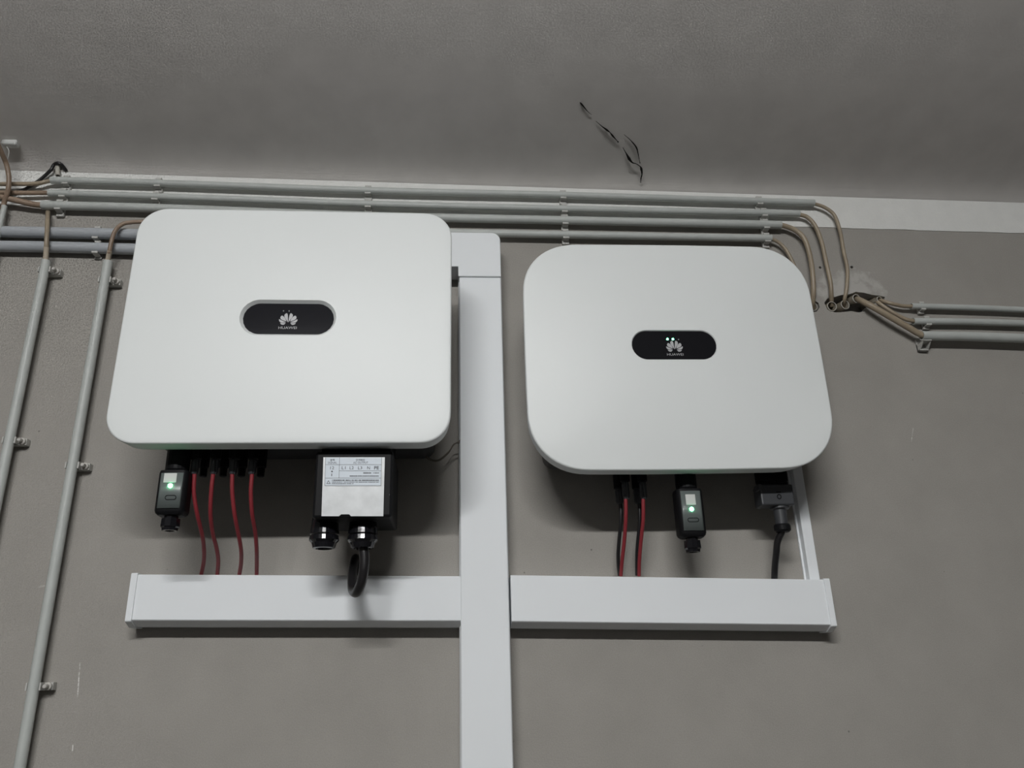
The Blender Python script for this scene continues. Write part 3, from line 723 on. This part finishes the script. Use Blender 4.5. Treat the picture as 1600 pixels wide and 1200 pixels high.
solar_cable('solar_cable', (996, 765, 787, .062), [(999, 789, .062), (999.5, 815, .060), (996, 854, .048), (995.2, 876, .038), (995.5, 899, .028)], RZ, 'rubber', 'black cable under the right inverter, beside the right red one', 'cables under the right inverter')
solar_cable('solar_cable', (977.8, 754, 780, .090), [(977.8, 782, .090), (977.8, 810, .084), (975.6, 843, .068), (972, 876, .050), (970, 899.5, .036)], RZ, 'red', 'left red cable under the right inverter', 'cables under the right inverter')
solar_cable('solar_cable', (1005, 754, 780, .090), [(1005, 782, .090), (1005, 810, .084), (1001.8, 843, .068), (999, 876, .050), (998.5, 899.5, .036)], RZ, 'red', 'right red cable under the right inverter', 'cables under the right inverter')

def stick(pcx, pyc, df, ytop, ybot, ytail, ztop, label, led, stk, btn, facey, side):
    c = P(pcx, pyc, df); x = c.x; zt_, zb_ = P(pcx, ytop, df).z, P(pcx, ybot, df).z; ztl = P(pcx, ytail, df - .02).z
    W_, D_ = .0455, .036; cy = -(df - D_ / 2)
    root = thing('communication_stick', (x, cy, ztl), label, 'adapter', 'plugged-in communication sticks')
    def sect(w, dep, bulge, n=10):
        pts = []
        r = .008
        for sx, sy, a0 in ((1, 1, 0), (-1, 1, 90), (-1, -1, 180), (1, -1, 270)):
            for i in range(6):
                a = math.radians(a0 + 18 * i); pts.append([(w / 2 - r) * sx + r * math.cos(a), (dep / 2 - r) * sy + r * math.sin(a)])
            if (sx, sy) == (-1, -1):
                for i in range(1, 9): pts.append([-(w / 2 - r) + (w - 2 * r) * i / 9, -dep / 2])
        return [(px_, py_ - bulge * max(0, 1 - (2 * px_ / w) ** 2) if py_ < 0 else py_) for px_, py_ in pts]
    S = sect(W_, D_ - .002, .001); n = len(S); mb = MB(); rings = []
    for k, z in ((.80, zb_ - .000), (.94, zb_ + .003), (1, zb_ + .007), (1, zt_ - .005), (.95, zt_ - .001), (.80, zt_)):
        rings.append([Vector((x + a * k, cy + b * k, z)) for a, b in S])
    V = [v for R in rings for v in R]
    F = [(i * n + k, i * n + (k + 1) % n, (i + 1) * n + (k + 1) % n, (i + 1) * n + k) for i in range(5) for k in range(n)] + [tuple(range(n)), tuple(range(5 * n, 6 * n))]
    mb.add(V, F, True); o = mb.build('body', 'black', root); o.modifiers.new('edge', 'EDGE_SPLIT').split_angle = math.radians(40)
    mb = MB(); lathe(mb, (x, cy, zt_ - .001), (0, 0, 1), [(.016, 0), (.018, .003), (.018, ztop - zt_)], 20); mb.build('plug_collar', 'black', root)
    # curved grey face
    fz0, fz1 = P(pcx, facey[1], df).z, P(pcx, facey[0], df).z
    mb = MB(); K = 12; fw = .034
    for z in (fz0, fz1):
        mb.v += [Vector((x - fw / 2 + fw * i / K, -(df + .0006 + .0012 * (1 - (2 * (i / K - .5)) ** 2)), z)) for i in range(K + 1)]
    for z in (fz0, fz1):
        mb.v += [Vector((x - fw / 2 + fw * i / K, -(df - .004), z)) for i in range(K + 1)]
    q = K + 1
    for i in range(K):
        mb.f += [(i, i + 1, q + i + 1, q + i), (i, i + 1, 2 * q + i + 1, 2 * q + i), (q + i, q + i + 1, 3 * q + i + 1, 3 * q + i)]; mb.sm += [True, False, False]
    mb.f += [(0, q, 3 * q, 2 * q), (K, q + K, 3 * q + K, 2 * q + K)]; mb.sm += [False, False]
    face = mb.build('face_panel', 'dongle', root)
    ds = df + .0021
    a, b = P(stk[0], stk[1], ds), P(stk[2], stk[3], ds)
    box(MB(), a.x, b.x, -ds - .0002, -ds + .0012, b.z, a.z).build('sticker', 'sticker', face)
    l = P(*led, ds); mb = MB(); lathe(mb, l + Vector((0, .001, 0)), (0, -1, 0), [(.0034, 0), (.0034, .0014), (.0024, .0024), (.0008, .0030)], 16); mb.build('indicator_light', 'led_dongle', face)
    a, b = P(btn[0], btn[1], ds), P(btn[2], btn[3], ds); mb = MB(); hh = (a.z - b.z) / 2; R = []
    for rr in (1.0, .72):
        for k in range(24):
            t = 2 * math.pi * k / 24; cx_ = (b.x - hh if math.cos(t) >= 0 else a.x + hh)
            R.append(Vector((cx_ + hh * rr * math.cos(t), -ds - .0002, b.z + hh + hh * rr * math.sin(t))))
    mb.add(R, [(k, (k + 1) % 24, 24 + (k + 1) % 24, 24 + k) for k in range(24)]); mb.build('button_outline', 'black', face)
    L_ = zb_ - ztl
    mb = MB(); lathe(mb, (x, cy, zb_ + .001), (0, 0, -1), [(.0105, 0), (.0105, L_ * .22), (.0140, L_ * .24), (.0145, L_ * .75), (.0125, L_ * .84), (.0120, L_), (.007, L_ * 1.0), (.006, L_ * .8)], 10)
    mb.build('cable_gland', 'gloss', root)
    return root
stick(266.5, 765, .188, 733, 803, 831, LZ, 'black communication stick with green light under the left inverter', (266, 758.8), (257, 739.5, 275, 753.5), (258, 773.5, 275, 781), (739, 794), 1)
stick(1081, 795, .128, 762, 838, 864, RZ, 'black communication stick with green light under the right inverter', (1080.7, 795.5), (1070.7, 772.5, 1087.5, 788.5), (1074, 809, 1092.5, 815.5), (767, 829), -1)

# AC terminal box of the left inverter
BD = .208
x0, x1 = P(491, 750, BD).x, P(613.5, 750, BD).x; zb_ = P(550, 808.5, BD).z; ztp = LC - LH / 2 - .006
ab = thing('terminal_box', ((x0 + x1) / 2, -BD / 2, zb_), 'black terminal box with silver wiring label under the left inverter', 'terminal box')
mb = MB(); prism(mb, [Vector((x0, -BD, zb_)), Vector((x1, -BD, zb_)), Vector((x1, -BD, ztp)), Vector((x0, -BD, ztp))], (0, .12, 0)); mb.build('housing', 'black', ab, .004)
box(MB(), x0 + .006, x1 - .006, -.190, -.09, ztp - .001, LC - LH / 2 - .0035).build('neck', 'black', ab)
box(MB(), x0 + .006, x1 - .006, -.190, -.09, LC - LH / 2 - .0032, LZ + .002).build('terminal_socket', 'black', LI)
def rect(a, b, c, d_, dep): return [P(a, b, dep), P(c, b, dep), P(c, d_, dep), P(a, d_, dep)]
d1 = BD + .0012
pl = [P(505.3, 714.5, d1), P(601.3, 714.5, d1), P(598.8, 806.5, d1), P(548.5, 806.5, d1), P(545.5, 803.5, d1), P(533, 803.5, d1), P(529.5, 806.5, d1), P(502.2, 806.5, d1)]
plate = prism(MB(), pl, (0, .0014, 0)).build('label_plate', 'plate', ab)
d2 = d1 + .0003
prism(MB(), [P(508.5, 715.2, d2), P(596.5, 715.2, d2), P(595.3, 758.8, d2), P(507.4, 758.8, d2)], (0, .0002, 0)).build('print_ground', 'paper', plate)
d3 = d2 + .0003; mb = MB()
def rule(xa, ya, xb, yb, w=.0005):
    a, b = P(xa, ya, d3), P(xb, yb, d3); t = (b - a).normalized(); nrm_ = Vector((-t.z, 0, t.x)) * w / 2
    mb.add([a - nrm_, b - nrm_, b + nrm_, a + nrm_], [(0, 1, 2, 3)])
for l in ((508.7, 715, 507.5, 758.8), (596.4, 715, 595.2, 758.8), (530.5, 715, 529.7, 747), (508.5, 726, 596.2, 726), (530.2, 735.7, 596, 735.7), (508, 747, 595.6, 747), (507.5, 758.8, 595.2, 758.8)): rule(*l)
mb.build('table_rules', 'ink', plate)
def T(s_, px_, py_, wpx, hpx, bold=False):
    a, b = P(px_ - wpx / 2, py_ - hpx / 2, d3), P(px_ + wpx / 2, py_ + hpx / 2, d3)
    return text_mesh('lettering', s_, 'ink', plate, P(px_, py_, d3), b.x - a.x, a.z - b.z, bold)
for a_ in (('信号', 519.4, 718.6, 7, 3.4), ('SIGNAL', 519.4, 722.9, 14, 2.9), ('交流输出', 563, 718.6, 14, 3.4), ('AC OUTPUT', 563.6, 722.8, 23, 3.0), ('12', 519, 731, 5.8, 4.6), ('1', 518.2, 742, .9, 4.2),
           ('L1', 537, 731, 5.8, 4.6), ('L2', 549.5, 731, 6, 4.6), ('L3', 562.6, 731, 6, 4.6), ('N', 576, 731, 4.2, 4.6), ('PE', 588.3, 731, 7.2, 5.0, True)): T(*a_)
mb = MB(); c = P(518.7, 736.7, d3); mb.add([c + Vector((.0013 * math.cos(k * math.pi / 6), 0, .0013 * math.sin(k * math.pi / 6))) for k in range(12)], [tuple(range(12))])
def dashes(xa, xb, y, hpx):                                   # rows of print too small to read in the photo
    x = xa
    while x < xb:
        w = random.uniform(.7, 1.5); e = min(x + w, xb); mb.add(rect(x, y - hpx / 2, e, y + hpx / 2, d3), [(0, 1, 2, 3)]); x = e + random.uniform(.25, .5)
        if random.random() < .12: x += .8
dashes(567.6, 580, 739, 2.0); dashes(583, 592, 739, 1.5); dashes(546.4, 592, 743.8, 1.6); dashes(518.8, 592, 750.4, 2.0); dashes(518.8, 592, 753.2, 1.2); dashes(518.6, 553, 755.7, 1.2)
a, b, c = P(513.2, 750.3, d3), P(516.4, 756, d3), P(510, 756, d3); g = (a + b + c) / 3
mb.add([a, b, c] + [g + (v - g) * .62 for v in (a, b, c)], [(0, 1, 4, 3), (1, 2, 5, 4), (2, 0, 3, 5)])
mb.build('fine_print', 'ink', plate)
def gland(px_, y0, y1, d, R, name='cable_gland'):
    a, b = P(px_, y0, d), P(px_, y1, d); h_ = a.z - b.z; mb = MB()
    lathe(mb, (a.x, -d, zb_ + .001), (0, 0, -1), [(R * .80, 0), (R * .80, zb_ - a.z + .001), (R * .86, zb_ - a.z + .002), (R * .98, zb_ - a.z + h_ * .56)], 28, 0)
    top_ = mb.build(name, 'gloss', ab)
    mb = MB(); z1_ = a.z - h_ * .56
    lathe(mb, (a.x, -d, z1_ - .0006), (0, 0, -1), [(R * .92, 0), (R * .96, .001), (R, h_ * .16), (R * .84, h_ * .24), (R * .74, h_ * .40), (R * .55, h_ * .42), (R * .50, h_ * .30)], 28)
    mb.build('gland_nut', 'gloss', top_)
    return a.x, b.z
g1 = gland(508.5, 809, 858, .162, .0232); g2 = gland(568, 809, 858, .162, .0240)
ac = [Vector((g2[0], -.162, g2[1] + .012)), P(569.5, 872, .162), P(568, 893, .160), P(563.5, 913, .152), P(557, 925, .138), P(551.5, 922, .118), P(550.3, 905, .100), P(552, 886, .082), P(554.5, 874, .066), P(556.5, 874, .050), P(557.5, 885, .038), P(557.8, 896, .032)]
tag(tube(MB(), ac, .0078, 16, 8).build('power_cable', 'rubber'), 'thick black cable looping from the terminal box into the left trunking', 'cable')
# thin brown wires between left inverter and vertical trunking
for k, dy in ((0, 0), (1, 3.0)):
    tag(tube(MB(), [P(650, 696 + dy, .046 - .014 * k), P(660, 706 + dy, .046 - .014 * k), P(671, 716.5 + dy * .6, .046 - .014 * k), P(685, 718.5 + dy * .5, .046 - .014 * k), P(700, 707 + dy * .4, .046 - .014 * k), P(709, 695 - dy * .3, .046 - .014 * k), P(718.6, 688.5 + dy, .046 - .014 * k)], .0012, 8).build('thin_wire', 'wire'),
        'upper of two thin dark wires looping behind the left inverter\'s corner' if k == 0 else 'lower of two thin dark wires looping behind the left inverter\'s corner', 'wire', 'thin wires')

# power plug of the right inverter
PD = .100
pcx = P(1214.5, 772, PD).x; za, zb2 = P(1214, 756.5, PD).z, P(1216, 789, PD).z; wd = P(1241, 772, PD).x - P(1189.5, 772, PD).x
pp = thing('power_plug', (pcx, -PD + .03, zb2), 'dark grey block plug with black cable under the right inverter', 'plug')
box(MB(), pcx - wd / 2, pcx + wd / 2, -PD, -PD + .034, zb2, za).build('housing', 'dark', pp, .0025)
box(MB(), pcx - wd / 2 + .006, pcx + wd / 2 - .004, -PD + .006, -PD + .032, za - .0005, RC - RH / 2 - .0065).build('neck', 'black', pp, .002)
box(MB(), pcx - wd / 2 + .006, pcx + wd / 2 - .004, -PD + .006, -PD + .032, RC - RH / 2 - .0062, RZ + .002).build('terminal_socket', 'black', RI)
box(MB(), pcx - wd / 2 - .003, pcx - wd / 2 + .004, -PD - .001, -PD + .02, za - .010, za + .0005).build('latch', 'dark', pp, .001)
mb = MB(); c = P(1217.5, 776, PD + .0006); R = []
for rr in (.0042, .0024):
    R += [c + Vector((rr * math.cos(k * math.pi / 8), 0, rr * 1.15 * math.sin(k * math.pi / 8))) for k in range(16)]
mb.add(R, [(k, (k + 1) % 16, 16 + (k + 1) % 16, 16 + k) for k in range(16)]); a = P(1213, 768.3, PD + .0006)
mb.add([a, a + Vector((.008, 0, 0)), a + Vector((.008, 0, -.0012)), a + Vector((0, 0, -.0012))], [(0, 1, 2, 3)])
mb.build('lock_mark', 'black', pp)
cyp = -PD + .019; zn = P(1216, 821, .075).z; zn2 = P(1216, 833, .075).z; xn = P(1216.5, 800, .075).x
mb = MB(); lathe(mb, (xn, cyp, zb2 + .0005), (0, 0, -1), [(.0165, 0), (.0165, .004), (.0115, .006), (.0105, zb2 - zn)], 24); mb.build('collar', 'dark', pp)
mb = MB(); lathe(mb, (xn, cyp, zn + .0005), (0, 0, -1), [(.0128, 0), (.0142, .003), (.0142, zn - zn2 - .003), (.011, zn - zn2), (.0075, zn - zn2)], 24); mb.build('nut', 'black', pp)
tube(MB(), [Vector((xn, cyp, zn2 + .004)), P(1215, 846, .072), P(1213, 864, .064), P(1211, 884, .050), P(1210, 904, .036)], .0058, 14, 8).build('sheath', 'rubber', pp)
